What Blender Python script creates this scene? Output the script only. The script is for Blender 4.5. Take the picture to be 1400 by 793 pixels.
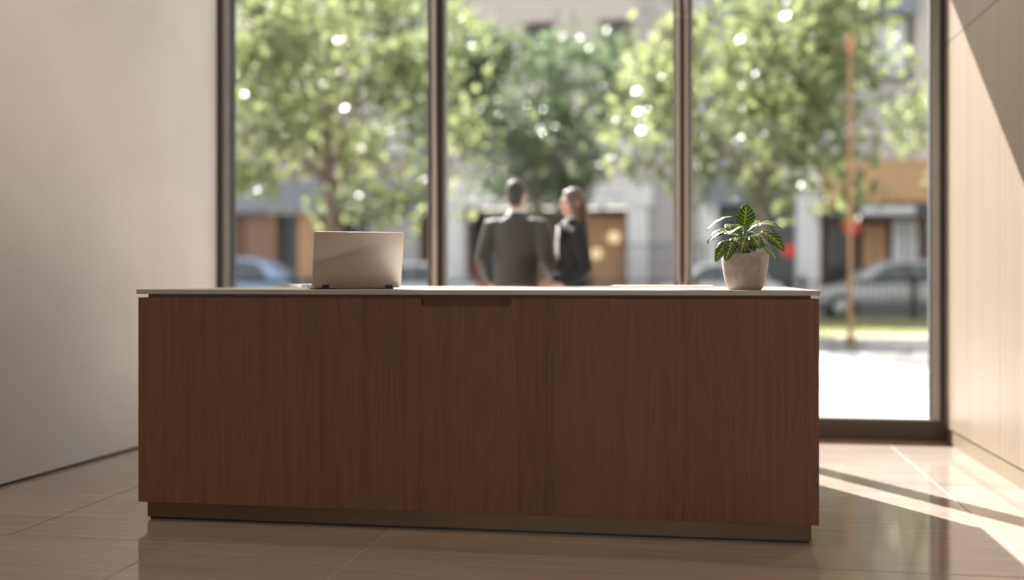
import bpy, math, random
import numpy as np
from mathutils import Vector, Matrix, noise as mnoise

# ------------------------------------------------------------------ camera, sky, sun, exposure
scene = bpy.context.scene
COL = scene.collection
for _o in list(bpy.data.objects):
    bpy.data.objects.remove(_o)
YAW = math.radians(9.305)

cam_data = bpy.data.cameras.new('camera')
cam = bpy.data.objects.new('camera', cam_data)
COL.objects.link(cam)
cam.location = (0, 0, 1.0)
cam.rotation_euler = (math.radians(90), 0, YAW)
cam_data.sensor_width = 36
cam_data.lens = 36 * 1500 / 1400
cam_data.shift_y = -16.5 / 1400
cam_data.clip_end = 300
cam_data.dof.use_dof = True
cam_data.dof.focus_distance = 4.36
cam_data.dof.aperture_fstop = 0.70
scene.camera = cam

SUN_EL, SUN_DX, SUN_DY = math.radians(36.8), 0.62, -1.0
world = bpy.data.worlds.new('World')
scene.world = world
world.use_nodes = True
wn = world.node_tree
wn.nodes.clear()
w_out = wn.nodes.new('ShaderNodeOutputWorld')
w_bg = wn.nodes.new('ShaderNodeBackground')
w_sky = wn.nodes.new('ShaderNodeTexSky')
w_sky.sky_type = 'NISHITA'
w_sky.sun_disc = False
w_sky.sun_elevation = SUN_EL
w_sky.sun_rotation = math.atan2(-SUN_DX, -SUN_DY)
w_sky.air_density = 1.0
w_sky.dust_density = 2.0
w_mix = wn.nodes.new('ShaderNodeMixRGB')
w_mix.inputs[0].default_value = 0.55
w_mix.inputs[2].default_value = (7.5, 7.2, 6.9, 1)
wn.links.new(w_sky.outputs[0], w_mix.inputs[1])
wn.links.new(w_mix.outputs[0], w_bg.inputs[0])
wn.links.new(w_bg.outputs[0], w_out.inputs[0])
w_bg.inputs[1].default_value = 0.12

sun_data = bpy.data.lights.new('sun', 'SUN')
sun_data.energy = 9.5
sun_data.angle = math.radians(0.6)
sun_data.color = (1.0, 0.96, 0.925)
sun = bpy.data.objects.new('sun', sun_data)
COL.objects.link(sun)
_hl = math.hypot(SUN_DX, SUN_DY)
_sd = Vector((SUN_DX / _hl * math.cos(SUN_EL), SUN_DY / _hl * math.cos(SUN_EL), -math.sin(SUN_EL)))
sun.rotation_euler = _sd.to_track_quat('-Z', 'Y').to_euler()
sun.location = (-10, 20, 15)

vs = scene.view_settings
vs.view_transform = 'Standard'
vs.look = 'None'
vs.exposure = 1.22
vs.gamma = 1.0
vs.use_curve_mapping = False
scene.cycles.use_denoising = True
scene.cycles.max_bounces = 10
scene.cycles.diffuse_bounces = 6
scene.cycles.transparent_max_bounces = 16
scene.cycles.sample_clamp_indirect = 8.0
scene.cycles.caustics_reflective = False
scene.cycles.caustics_refractive = False

# ------------------------------------------------------------------ helpers
class MB:
    """collects verts / faces, then becomes one mesh object"""
    def __init__(self):
        self.v, self.f, self.uv = [], [], {}

    def box(self, x0, x1, y0, y1, z0, z1):
        b = len(self.v)
        self.v += [(x0, y0, z0), (x1, y0, z0), (x1, y1, z0), (x0, y1, z0), (x0, y0, z1), (x1, y0, z1), (x1, y1, z1), (x0, y1, z1)]
        self.f += [tuple(b + i for i in q) for q in ((0, 3, 2, 1), (4, 5, 6, 7), (0, 1, 5, 4), (1, 2, 6, 5), (2, 3, 7, 6), (3, 0, 4, 7))]
        return self

    def prism(self, pts, d0, d1, axis='y'):
        """closed polygon pts in the plane normal to axis, extruded d0..d1 (axis y: pts are x,z)"""
        n, b = len(pts), len(self.v)
        for d in (d0, d1):
            for p, q in pts:
                self.v.append({'y': (p, d, q), 'x': (d, p, q), 'z': (p, q, d)}[axis])
        self.f.append(tuple(b + i for i in range(n)))
        self.f.append(tuple(b + n + i for i in reversed(range(n))))
        for i in range(n):
            j = (i + 1) % n
            self.f.append((b + j, b + i, b + n + i, b + n + j))
        return self

    def loft(self, rings, n=14, caps=True, power=1.0):
        """rings: (centre, u, v, a, b) ellipses (superellipse when power < 1)"""
        b = len(self.v)
        for c, u, v, ra, rb in rings:
            c, u, v = Vector(c), Vector(u), Vector(v)
            for i in range(n):
                t = 2 * math.pi * i / n
                cs, sn = math.cos(t), math.sin(t)
                if power != 1.0:
                    cs = math.copysign(abs(cs) ** power, cs)
                    sn = math.copysign(abs(sn) ** power, sn)
                self.v.append(tuple(c + u * (ra * cs) + v * (rb * sn)))
        m = len(rings)
        for k in range(m - 1):
            for i in range(n):
                j = (i + 1) % n
                self.f.append((b + k * n + i, b + k * n + j, b + (k + 1) * n + j, b + (k + 1) * n + i))
        if caps:
            self.f.append(tuple(b + i for i in reversed(range(n))))
            self.f.append(tuple(b + (m - 1) * n + i for i in range(n)))
        return self

    def tube(self, pts, radii, n=12, round_ends=False, hint=None):
        """tapered tube along pts; radii scalars or (a, b)"""
        P = [Vector(p) for p in pts]
        R = [(r, r) if not isinstance(r, tuple) else r for r in (radii if hasattr(radii, '__len__') else [radii] * len(P))]
        if round_ends:
            d0, d1 = (P[0] - P[1]).normalized(), (P[-1] - P[-2]).normalized()
            r0, r1 = min(R[0]), min(R[-1])
            P = [P[0] + d0 * r0 * .85, P[0] + d0 * r0 * .5] + P + [P[-1] + d1 * r1 * .5, P[-1] + d1 * r1 * .85]
            R = [(R[0][0] * .5, R[0][1] * .5), (R[0][0] * .86, R[0][1] * .86)] + R + [(R[-1][0] * .86, R[-1][1] * .86), (R[-1][0] * .5, R[-1][1] * .5)]
        rings = []
        h = Vector(hint) if hint else None
        for k, p in enumerate(P):
            t = (P[min(k + 1, len(P) - 1)] - P[max(k - 1, 0)]).normalized()
            if h is None:
                h = Vector((0, 1, 0)) if abs(t.y) < .8 else Vector((1, 0, 0))
            u = (h - t * h.dot(t)).normalized()
            v = t.cross(u)
            rings.append((p, u, v, R[k][0], R[k][1]))
            h = u
        return self.loft(rings, n)

    def lathe(self, prof, n=32, c=(0, 0, 0)):
        """prof: (radius, z) from bottom to top; closed by caps where radius > 0"""
        return self.loft([((c[0], c[1], c[2] + z), (1, 0, 0), (0, 1, 0), r, r) for r, z in prof], n)

    def ball(self, c, rx, ry, rz, n=16, m=10, u=(1, 0, 0), v=(0, 1, 0), w=(0, 0, 1)):
        c, u, v, w = Vector(c), Vector(u), Vector(v), Vector(w)
        rings = []
        for k in range(m + 1):
            a = -math.pi / 2 + math.pi * (k if 0 < k < m else (.12 if k == 0 else m - .12)) / m
            rings.append((c + w * (rz * math.sin(a)), u, v, rx * math.cos(a), ry * math.cos(a)))
        return self.loft(rings, n)

    def mesh(self, name):
        me = bpy.data.meshes.new(name)
        me.from_pydata([tuple(p) for p in self.v], [], self.f)
        me.update()
        return me

    def build(self, name, mat=None, parent=None, smooth=False, bevel=0.0, loc=None, remesh=None, autosmooth=None):
        me = self.mesh(name)
        o = bpy.data.objects.new(name, me)
        COL.objects.link(o)
        if remesh:
            me = do_remesh(o, *remesh)
            smooth = True
        if mat:
            me.materials.append(M[mat] if isinstance(mat, str) else mat)
        if smooth:
            me.polygons.foreach_set('use_smooth', [True] * len(me.polygons))
        if bevel:
            bv = o.modifiers.new('bevel', 'BEVEL')
            bv.width = bevel
            bv.segments = 2
            bv.limit_method = 'ANGLE'
            bv.angle_limit = math.radians(40)
        if loc is not None:
            o.location = loc
        o.parent = parent
        return o


def do_remesh(o, voxel, iters=4):
    m = o.modifiers.new('r', 'REMESH')
    m.mode = 'VOXEL'
    m.voxel_size = voxel
    s = o.modifiers.new('s', 'SMOOTH')
    s.iterations = iters
    s.factor = .5
    dg = bpy.context.evaluated_depsgraph_get()
    me = bpy.data.meshes.new_from_object(o.evaluated_get(dg))
    o.modifiers.clear()
    old = o.data
    o.data = me
    me.name = o.name
    bpy.data.meshes.remove(old)
    me.materials.clear()
    return me


def tag(o, label=None, cat=None, group=None, kind=None):
    if label: o['label'] = label
    if cat: o['category'] = cat
    if group: o['group'] = group
    if kind: o['kind'] = kind
    return o


def empty(name, loc=(0, 0, 0), rz=0.0):
    o = bpy.data.objects.new(name, None)
    o.empty_display_size = .1
    COL.objects.link(o)
    o.location = loc
    o.rotation_euler = (0, 0, rz)
    return o


def copy_tree(o, parent=None):
    c = o.copy()
    COL.objects.link(c)
    c.parent = parent
    for ch in list(o.children):
        copy_tree(ch, c)
    return c

# ------------------------------------------------------------------ materials
M = {}

class NT:
    def __init__(self, name):
        self.m = bpy.data.materials.new(name)
        self.m.use_nodes = True
        self.t = self.m.node_tree
        self.t.nodes.clear()
        self.out = self.t.nodes.new('ShaderNodeOutputMaterial')
        M[name] = self.m

    def n(self, typ, **kw):
        nd = self.t.nodes.new('ShaderNode' + typ)
        for k, v in kw.items():
            setattr(nd, k, v)
        return nd

    def put(self, sock, val):
        if isinstance(val, bpy.types.NodeSocket):
            self.t.links.new(val, sock)
        elif isinstance(val, bpy.types.Node):
            self.t.links.new(val.outputs[0], sock)
        else:
            if hasattr(sock.default_value, '__len__') and len(sock.default_value) == 4 and len(val) == 3:
                val = (*val, 1)
            sock.default_value = val

    def math(self, op, a, b=None, c=None, clamp=False):
        nd = self.n('Math', operation=op, use_clamp=clamp)
        self.put(nd.inputs[0], a)
        if b is not None: self.put(nd.inputs[1], b)
        if c is not None: self.put(nd.inputs[2], c)
        return nd.outputs[0]

    def mix(self, f, a, b, mode='MIX'):
        nd = self.n('MixRGB', blend_type=mode)
        self.put(nd.inputs[0], f)
        self.put(nd.inputs[1], a)
        self.put(nd.inputs[2], b)
        return nd.outputs[0]

    def ramp(self, f, stops):
        nd = self.n('ValToRGB')
        el = nd.color_ramp.elements
        while len(el) < len(stops):
            el.new(.5)
        for e, (p, c) in zip(el, stops):
            e.position = p
            e.color = (*c, 1) if len(c) == 3 else c
        self.put(nd.inputs[0], f)
        return nd.outputs[0]

    def coord(self, which='Object', scale=(1, 1, 1), loc=(0, 0, 0)):
        tc = self.n('TexCoord')
        mp = self.n('Mapping')
        mp.inputs['Scale'].default_value = scale
        mp.inputs['Location'].default_value = loc
        self.t.links.new(tc.outputs[which], mp.inputs[0])
        return mp.outputs[0]

    def noise(self, vec, scale, detail=2.0, rough=.5, dist=0.0):
        nd = self.n('TexNoise')
        self.put(nd.inputs['Vector'], vec)
        nd.inputs['Scale'].default_value = scale
        nd.inputs['Detail'].default_value = detail
        nd.inputs['Roughness'].default_value = rough
        nd.inputs['Distortion'].default_value = dist
        return nd.outputs[0]

    def bump(self, h, strength=.2, dist=.01):
        nd = self.n('Bump')
        nd.inputs['Strength'].default_value = strength
        nd.inputs['Distance'].default_value = dist
        self.put(nd.inputs['Height'], h)
        return nd.outputs[0]

    def principled(self, col, rough=.5, metal=0.0, normal=None, **kw):
        p = self.n('BsdfPrincipled')
        self.put(p.inputs['Base Color'], col)
        self.put(p.inputs['Roughness'], rough)
        self.put(p.inputs['Metallic'], metal)
        if normal is not None:
            self.put(p.inputs['Normal'], normal)
        for k, v in kw.items():
            self.put(p.inputs[k.replace('_', ' ')], v)
        self.t.links.new(p.outputs[0], self.out.inputs[0])
        return p


def simple(name, col, rough=.5, metal=0.0, var=.12, scale=8.0, bump=0.0, **kw):
    """one colour with a light procedural mottling"""
    t = NT(name)
    nz = t.noise(t.coord(), scale, 4)
    lo = tuple(c * (1 - var) for c in col)
    hi = tuple(min(1, c * (1 + var)) for c in col)
    c = t.ramp(nz, [(.3, lo), (.7, hi)])
    t.principled(c, rough, metal, t.bump(nz, bump) if bump else None, **kw)
    return M[name]


def wood(name, dark, mid, light, rough=.45, plank=.21, fine=.5, knots=True, cathedral=.5, tint=.25):
    """veneer with vertical grain: local X across the grain, local Z along it"""
    t = NT(name)
    tc = t.n('TexCoord')
    sp = t.n('SeparateXYZ')
    t.t.links.new(tc.outputs['Object'], sp.inputs[0])
    x, z = sp.outputs[0], sp.outputs[2]
    # uneven flitch widths
    wob = t.math('MULTIPLY', t.math('SINE', t.math('MULTIPLY', x, 11.3)), .045)
    pid = t.math('FLOOR', t.math('DIVIDE', t.math('ADD', x, wob), plank))
    wn_ = t.n('TexWhiteNoise', noise_dimensions='1D')
    t.put(wn_.inputs['W'], pid)
    rnd = wn_.outputs[0]
    cx = t.n('CombineXYZ')
    t.put(cx.inputs[0], t.math('MULTIPLY', t.math('ADD', x, t.math('MULTIPLY', rnd, 7.3)), 6.0))
    t.put(cx.inputs[1], t.math('MULTIPLY', rnd, 13.0))
    t.put(cx.inputs[2], t.math('MULTIPLY', z, .55))
    base = t.noise(cx.outputs[0], 1.0, 2.5, .5, .25)
    rings = t.math('ADD', t.math('MULTIPLY', t.math('SINE', t.math('MULTIPLY', base, 95.0)), .5), .5)
    cf = t.n('CombineXYZ')
    t.put(cf.inputs[0], t.math('MULTIPLY', x, 260.0))
    t.put(cf.inputs[1], t.math('MULTIPLY', rnd, 31.0))
    t.put(cf.inputs[2], t.math('MULTIPLY', z, 4.0))
    fib = t.noise(cf.outputs[0], 1.0, 3.0, .6)
    cb = t.n('CombineXYZ')
    t.put(cb.inputs[0], t.math('MULTIPLY', x, 34.0))
    t.put(cb.inputs[1], t.math('MULTIPLY', rnd, 17.0))
    t.put(cb.inputs[2], t.math('MULTIPLY', z, .35))
    band = t.noise(cb.outputs[0], 1.0, 3.0, .55)
    f = t.math('ADD', t.math('MULTIPLY', rings, .30 * cathedral), t.math('MULTIPLY', fib, fine))
    f = t.math('ADD', f, t.math('MULTIPLY', band, .62))
    f = t.math('ADD', f, t.math('MULTIPLY', t.math('SUBTRACT', rnd, .5), tint))
    col = t.ramp(f, [(.30, dark), (.62, mid), (.95, light)])
    if knots:
        ck = t.n('CombineXYZ')
        t.put(ck.inputs[0], t.math('MULTIPLY', x, 4.2))
        t.put(ck.inputs[2], t.math('MULTIPLY', z, 1.7))
        vo = t.n('TexVoronoi', feature='F1')
        t.put(vo.inputs['Vector'], ck.outputs[0])
        vo.inputs['Scale'].default_value = 1.0
        k = t.math('SUBTRACT', 1.0, t.math('MULTIPLY', vo.outputs['Distance'], 26.0), clamp=True)
        col = t.mix(t.math('MULTIPLY', k, .75), col, tuple(c * .3 for c in dark))
    t.principled(col, rough, 0, t.bump(t.math('ADD', fib, rings), .06, .002))
    return M[name]


wood('walnut', (.106, .042, .019), (.168, .070, .034), (.210, .094, .049), .55, .20, .6, True, .5, .14)
wood('oak', (.198, .148, .106), (.236, .179, .132), (.268, .208, .158), .42, .11, .35, False, .35, .22)
wood('oak_kick', (.19, .15, .098), (.23, .185, .125), (.26, .21, .15), .35, .5, .3, False, .2, .1)
simple('bronze_kick', (.15, .088, .046), .36, .45, .10, 3)
simple('spacer_dark', (.10, .062, .040), .6, 0, .1)
simple('countertop', (.47, .42, .375), .32, 0, .02, 18)
simple('bronze', (.050, .039, .031), .5, .3, .10, 5)
simple('bead_grey', (.36, .365, .345), .38, .55, .06, 6)
simple('cord', (.50, .46, .42), .7, 0, .08, 60)
simple('reveal', (.05, .045, .04), .8)
simple('ceiling', (.80, .78, .75), .9, 0, .02)
simple('aluminium', (.60, .555, .515), .34, .85, .025, 4)
simple('aluminium_edge', (.78, .75, .72), .25, .9, .02, 4)
simple('hinge', (.06, .055, .05), .5, .3)
simple('black_plastic', (.015, .015, .016), .4)
simple('logo', (.42, .37, .33), .25, .9, .02)
simple('paper', (.82, .80, .77), .7, 0, .02)
simple('concrete_pot', (.40, .36, .315), .85, 0, .16, 38, .15)
simple('soil', (.045, .03, .02), .95, 0, .4, 60, .6)
simple('stem', (.10, .17, .04), .5, 0, .2, 40)

t = NT('plaster')
nz = t.noise(t.coord('Object', (1, 1, 1)), 1.6, 6, .6)
nf = t.noise(t.coord('Object', (1, 1, 1)), 60, 4, .6)
c = t.ramp(nz, [(.3, (.60, .578, .558)), (.7, (.655, .637, .618))])
c = t.mix(.08, c, t.ramp(nf, [(.35, (.36, .34, .32)), (.65, (.62, .60, .58))]))
t.principled(c, .85, 0, t.bump(nf, .05, .004))

t = NT('stone')   # floor slabs, fine streaks along X
co = t.coord('Object', (1.3, 42, 1))
co2 = t.coord('Object', (3.2, 150, 1))
co3 = t.coord('Object', (.5, 2.2, 1))
s1, s2, s3 = t.noise(co, 1, 4, .6, .3), t.noise(co2, 1, 3, .6), t.noise(co3, 1, 4, .55, .4)
f = t.math('ADD', t.math('MULTIPLY', s1, .45), t.math('ADD', t.math('MULTIPLY', s2, .30), t.math('MULTIPLY', s3, .35)))
oi = t.n('ObjectInfo')
f = t.math('ADD', f, t.math('MULTIPLY', t.math('SUBTRACT', oi.outputs['Random'], .5), .06))
c = t.ramp(f, [(.36, (.238, .188, .152)), (.55, (.325, .268, .226)), (.74, (.41, .35, .302))])
t.principled(c, t.math('ADD', .045, t.math('MULTIPLY', s2, .06)), 0, t.bump(s2, .012, .002), IOR=1.62)

simple('grout', (.52, .44, .35), .7, 0, .05)

def glass(name, tint=(1, 1, 1), refl=1.0):
    t = NT(name)
    fr = t.n('Fresnel')
    bf = t.n('NewGeometry')                        # both faces of the pane reflect alike
    t.put(fr.inputs[0], t.math('ADD', 1.45, t.math('MULTIPLY', bf.outputs['Backfacing'], 1 / 1.45 - 1.45)))
    tr = t.n('BsdfTransparent')
    t.put(tr.inputs[0], tint)
    gl = t.n('BsdfGlossy')
    gl.inputs['Roughness'].default_value = .02
    mx = t.n('MixShader')
    wv = t.noise(t.coord(), 2.0, 1)
    t.put(mx.inputs[0], t.math('MULTIPLY', fr.outputs[0], t.math('ADD', refl - .05, t.math('MULTIPLY', wv, .1))))
    t.t.links.new(tr.outputs[0], mx.inputs[1])
    t.t.links.new(gl.outputs[0], mx.inputs[2])
    t.t.links.new(mx.outputs[0], t.out.inputs[0])

glass('glass', (.97, .98, .975), .22)

# ---- variegated leaf: UV x across the blade (0..1), y along it
t = NT('variegated_leaf')
tc = t.n('TexCoord')
sp = t.n('SeparateXYZ')
t.t.links.new(tc.outputs['UV'], sp.inputs[0])
au = t.math('ABSOLUTE', t.math('SUBTRACT', sp.outputs[0], .5))
mid = t.math('SUBTRACT', 1.0, t.math('MULTIPLY', au, 15.0), clamp=True)
ph = t.math('FRACT', t.math('MULTIPLY', t.math('SUBTRACT', sp.outputs[1], t.math('MULTIPLY', au, .55)), 6.0))
dv = t.math('ABSOLUTE', t.math('SUBTRACT', ph, .5))
side = t.math('SUBTRACT', 1.0, t.math('MULTIPLY', dv, t.math('ADD', 4.2, t.math('MULTIPLY', au, 7.0))), clamp=True)
vein = t.math('MAXIMUM', mid, side)
nz = t.noise(t.coord('Object'), 90, 3)
g = t.ramp(nz, [(.3, (.014, .05, .009)), (.7, (.042, .115, .02))])
c = t.mix(t.math('MULTIPLY', vein, .95), g, (.66, .70, .22))
pb = t.n('BsdfPrincipled')
t.put(pb.inputs['Base Color'], c)
pb.inputs['Roughness'].default_value = .33
tl = t.n('BsdfTranslucent')
t.put(tl.inputs[0], t.mix(.5, c, (.35, .55, .06)))
mx = t.n('MixShader')
mx.inputs[0].default_value = .2
t.t.links.new(pb.outputs[0], mx.inputs[1])
t.t.links.new(tl.outputs[0], mx.inputs[2])
t.t.links.new(mx.outputs[0], t.out.inputs[0])

def foliage(name, a, b, c_, trans):
    t = NT(name)
    ge = t.n('NewGeometry')
    rp = ge.outputs['Random Per Island']
    col = t.ramp(rp, [(0, a), (.5, b), (1, c_)])
    df = t.n('BsdfPrincipled')
    t.put(df.inputs['Base Color'], col)
    df.inputs['Roughness'].default_value = .33
    df.inputs['Specular IOR Level'].default_value = .75
    tl = t.n('BsdfTranslucent')
    t.put(tl.inputs[0], t.mix(.6, col, trans))
    mx = t.n('MixShader')
    mx.inputs[0].default_value = .58
    t.t.links.new(df.outputs[0], mx.inputs[1])
    t.t.links.new(tl.outputs[0], mx.inputs[2])
    t.t.links.new(mx.outputs[0], t.out.inputs[0])

foliage('foliage_light', (.038, .06, .026), (.105, .135, .055), (.30, .33, .19), (.40, .44, .19))
foliage('foliage_deep', (.03, .055, .03), (.065, .095, .05), (.17, .20, .12), (.22, .28, .14))
foliage('grass', (.19, .20, .09), (.27, .28, .13), (.38, .38, .20), (.5, .5, .25))
simple('bark', (.17, .125, .095), .9, 0, .35, 14, .5)
simple('paving', (.66, .62, .58), .9, 0, .05, 3)
simple('paving_grey', (.36, .345, .34), .85, 0, .10, 6)
simple('asphalt', (.20, .195, .20), .9, 0, .12, 20)
simple('kerb', (.52, .48, .44), .85, 0, .08, 6)
simple('verge_soil', (.30, .29, .17), .95, 0, .3, 5)
simple('iron', (.03, .03, .032), .5, .4)
simple('stone_pale', (.60, .535, .50), .9, 0, .06, 1.2)
simple('stone_grey', (.47, .44, .43), .9, 0, .06, 1.2)
simple('brick_mauve', (.36, .30, .295), .9, 0, .12, 5)
simple('white_stone', (.80, .77, .76), .8, 0, .03, 2)
simple('slate_blue', (.23, .25, .29), .6, 0, .08, 3)
simple('charcoal', (.055, .055, .06), .6, 0, .1, 3)
simple('shop_brown', (.15, .075, .042), .6, 0, .2, 3)
simple('shop_tan', (.55, .32, .17), .7, 0, .08, 2)
simple('shop_orange', (.27, .16, .105), .7, 0, .12, 2)
simple('window_frame_brown', (.20, .12, .085), .6)
simple('pane_dark', (.05, .055, .06), .12, 0, .2, .8)
simple('pane_pale', (.62, .64, .64), .25, 0, .12, 1.0)
simple('red_paint', (.70, .045, .04), .4, 0, .05)
simple('gleam_brown', (.36, .20, .09), .5, 0, .1)
simple('white_paint', (.85, .85, .84), .35, 0, .02)
simple('car_silver', (.46, .45, .45), .28, .55, .03)
simple('car_blue', (.36, .45, .62), .25, .45, .03)
simple('car_white', (.78, .79, .80), .28, .05, .02)
simple('car_pearl', (.68, .70, .74), .25, .2, .02)
simple('car_glass', (.10, .115, .13), .08, 0, .1)
simple('tyre', (.02, .02, .02), .8)
simple('rim', (.5, .5, .5), .3, .8)
simple('lamp_red', (.55, .03, .02), .3)
simple('lamp_clear', (.8, .8, .78), .15)
simple('skin', (.58, .36, .27), .55, 0, .06, 20)
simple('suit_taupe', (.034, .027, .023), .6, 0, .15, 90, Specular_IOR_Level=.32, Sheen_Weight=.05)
simple('suit_black', (.007, .0065, .007), .7, 0, .15, 90, Specular_IOR_Level=.15)
simple('shirt_white', (.78, .77, .76), .8, 0, .03)
simple('shoe_leather', (.02, .014, .010), .35)
simple('hair_dark', (.018, .012, .009), .65, 0, .3, 50)
simple('hair_brown', (.085, .042, .024), .55, 0, .35, 50)
simple('lips', (.42, .16, .13), .5)
simple('eye', (.03, .02, .015), .15)

def emit(name, col, s):
    t = NT(name)
    e = t.n('Emission')
    nz = t.noise(t.coord(), 3, 1)
    t.put(e.inputs[0], t.mix(t.math('MULTIPLY', nz, .1), col, (1, 1, 1)))
    e.inputs[1].default_value = s
    t.t.links.new(e.outputs[0], t.out.inputs[0])

emit('lamp_glow', (1.0, .82, .56), 6.0)
emit('shop_glow', (1.0, .75, .42), .55)

# ------------------------------------------------------------------ the room
# floor: a grout bed with stone slabs on it
WALL_L = lambda y: -3.258 + (y - 4.772) * .0455        # plane of the plaster wall
WALL_R = lambda y: 1.513 + (6.97 - y) * .0138          # plane of the oak panelling
REAR = -5.0

fl = MB().box(-4.2, 2.2, REAR, 7.07, -.06, -.0025).build('floor', 'grout')
tag(fl, 'large polished brown stone floor slabs with pale grout lines', kind='structure')
cuts = {0: [-4.1, -1.925, -1.195, 1.17, 2.1], 1: [-4.1, -2.62, -1.19, 1.17, 2.1], 2: [-4.1, -2.4, 0.0, 2.1]}
rows = [(3.893, 7.06, 1), (1.20, 3.887, 0), (-1.80, 1.194, 2), (REAR, -1.806, 0)]
for y0, y1, r in rows:
    cs = cuts[r]
    for a, b in zip(cs[:-1], cs[1:]):
        MB().box(a + .0025, b - .0025, y0, y1, -.03, 0).build('slab', 'stone', fl, bevel=.0008)

ce = MB().box(-4.2, 2.2, REAR - .1, 7.2, 3.95, 4.25).build('ceiling', 'ceiling')
tag(ce, kind='structure')

# plaster wall (left) with a dark shadow gap at its foot
yl0, yl1 = REAR, 7.08
MB_ = MB().prism([(WALL_L(yl0), yl0), (WALL_L(yl1), yl1), (-4.3, yl1), (-4.3, yl0)], .014, 3.95, 'z')
wl = MB_.build('wall_left', 'plaster')
tag(wl, kind='structure')
bl = MB().prism([(WALL_L(yl0) - .012, yl0), (WALL_L(yl1) - .012, yl1), (-4.25, yl1), (-4.25, yl0)], .0, .0135, 'z').build('baseboard_left', 'reveal')
tag(bl, kind='structure')

# oak wall (right): a core with single panels in front, recessed kick below
wall_yaw = math.atan(.0138)
wr = empty('wall_right', (1.513, 6.97, 0), 0)
wr.rotation_euler = (0, 0, -math.pi / 2 + wall_yaw)       # local x runs from the window toward the camera, local y into the wall... 
tag(wr, kind='structure')
# local frame: x = distance from the window along the wall, y = out of the room
wr.rotation_euler = (0, 0, 0)
ax = Vector((math.sin(wall_yaw), -math.cos(wall_yaw), 0))
ay = Vector((math.cos(wall_yaw), math.sin(wall_yaw), 0))
wr.matrix_world = Matrix(((ax.x, ay.x, 0, 1.513), (ax.y, ay.y, 0, 6.97), (0, 0, 1, 0), (0, 0, 0, 1)))
core = MB().box(-.1, 12.0, .024, .5, 0, 3.95).build('backing', 'reveal', wr)
seams = [-.02, 1.13, 2.28, 3.43, 4.58, 5.73, 6.88, 8.03, 9.18, 10.33, 11.48]
for a, b in zip(seams[:-1], seams[1:]):
    for z0, z1 in ((.1, 2.405), (2.411, 3.94)):
        MB().box(a + .0015, b - .0015, 0, .022, z0, z1).build('panel', 'oak', wr, bevel=.001)
br = MB().box(-.02, 11.9, .012, .024, 0, .098).build('kick_plate', 'oak_kick', wr)

# window wall in front: bronze frame, grey beads, panes
YW = 6.97
w1 = empty('window_1', (0, 0, 0))
tag(w1, kind='structure')
ZH = 3.75
XL, XR = -3.158, 1.556
MB().box(XL - .06, XR + .03, YW, 7.08, 0, .132).build('sill', 'bronze', w1, bevel=.003)
MB().box(XL, XR - .06, YW + .012, 7.02, .132, .142).build('bead', 'bead_grey', w1)
MB().box(XL - .06, XR + .03, YW - .006, 7.07, 0, .012).build('sill_trim', 'window_frame_brown', w1)
MB().box(XL - .15, XR + .05, YW, 7.10, ZH, 3.95).build('header', 'bronze', w1, bevel=.003)
# jambs
MB().box(XL - .06, XL + .032, YW, 7.08, .132, ZH).build('jamb', 'bronze', w1, bevel=.002)
MB().box(XL + .032, XL + .085, YW + .02, 7.06, .142, ZH).build('bead', 'bead_grey', w1)
MB().box(XL + .085, XL + .099, YW + .035, 7.06, .142, ZH).build('bead', 'charcoal', w1)
MB().box(1.486, XR + .05, YW - .002, 7.08, .132, ZH).build('jamb', 'bronze', w1, bevel=.002)
MB().box(1.440, 1.486, YW + .02, 7.06, .142, ZH).build('bead', 'bead_grey', w1)
MB().box(1.430, 1.440, YW + .035, 7.06, .142, ZH).build('bead', 'charcoal', w1)
# mullions
for x0, x1 in ((-1.690, -1.600), (-.099, -.013)):
    MB().box(x0, x1, YW, 7.075, .132, ZH).build('mullion', 'bronze', w1, bevel=.003)
    MB().box(x1, x1 + .018, YW + .02, 7.06, .142, ZH).build('bead', 'bead_grey', w1)
    MB().box(x0 - .018, x0, YW + .03, 7.06, .142, ZH).build('bead', 'bead_grey', w1)
for x0, x1 in ((XL + .099, -1.708), (-1.582, -.117), (.005, 1.430)):
    MB().box(x0, x1, 7.034, 7.042, .142, ZH).build('pane', 'glass', w1)

# glazed rear wall added behind the viewer, unseen, to light the desk front
w2 = empty('added_rear_window', (0, 0, 0))
tag(w2, kind='structure')
MB().box(-3.8, 1.8, REAR - .1, REAR, 0, .12).build('sill', 'bronze', w2)
MB().box(-3.8, 1.8, REAR - .1, REAR, 3.7, 3.95).build('header', 'bronze', w2)
xs = [-3.72, -2.2, -.9, .4, 1.68]
for x in xs:
    MB().box(x - .04, x + .04, REAR - .1, REAR, .12, 3.7).build('mullion', 'bronze', w2)
for a, b in zip(xs[:-1], xs[1:]):
    MB().box(a + .04, b - .04, REAR - .055, REAR - .047, .12, 3.7).build('pane', 'glass', w2)

# ------------------------------------------------------------------ reception desk
DX0, DX1, DY0, DY1 = -2.256, .469, 4.222, 5.70
dcx, dcy = (DX0 + DX1) / 2, (DY0 + DY1) / 2
desk = empty('reception_desk', (dcx, dcy, 0))
tag(desk, 'wide dark walnut veneer reception desk with bronze kick plate under the pale counter', 'desk')
hw, hd = (DX1 - DX0) / 2, (DY1 - DY0) / 2
sx0, sx1 = -1.055 - dcx, -.695 - dcx                     # finger slot
prof = [(-hw, .076), (hw, .076), (hw, .9195), (sx1, .9195)]
rr = .008
prof += [(sx1, .889 + rr), (sx1 - rr, .889), (sx0 + rr, .889), (sx0, .889 + rr), (sx0, .9195), (-hw, .9195)]
MB().prism(prof, -hd, -hd + .022).build('front_panel', 'walnut', desk, bevel=.0012)
MB().box(sx0 - .03, sx1 + .03, -hd + .0225, -hd + .04, .86, .9195).build('slot_back', 'walnut', desk)
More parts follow.
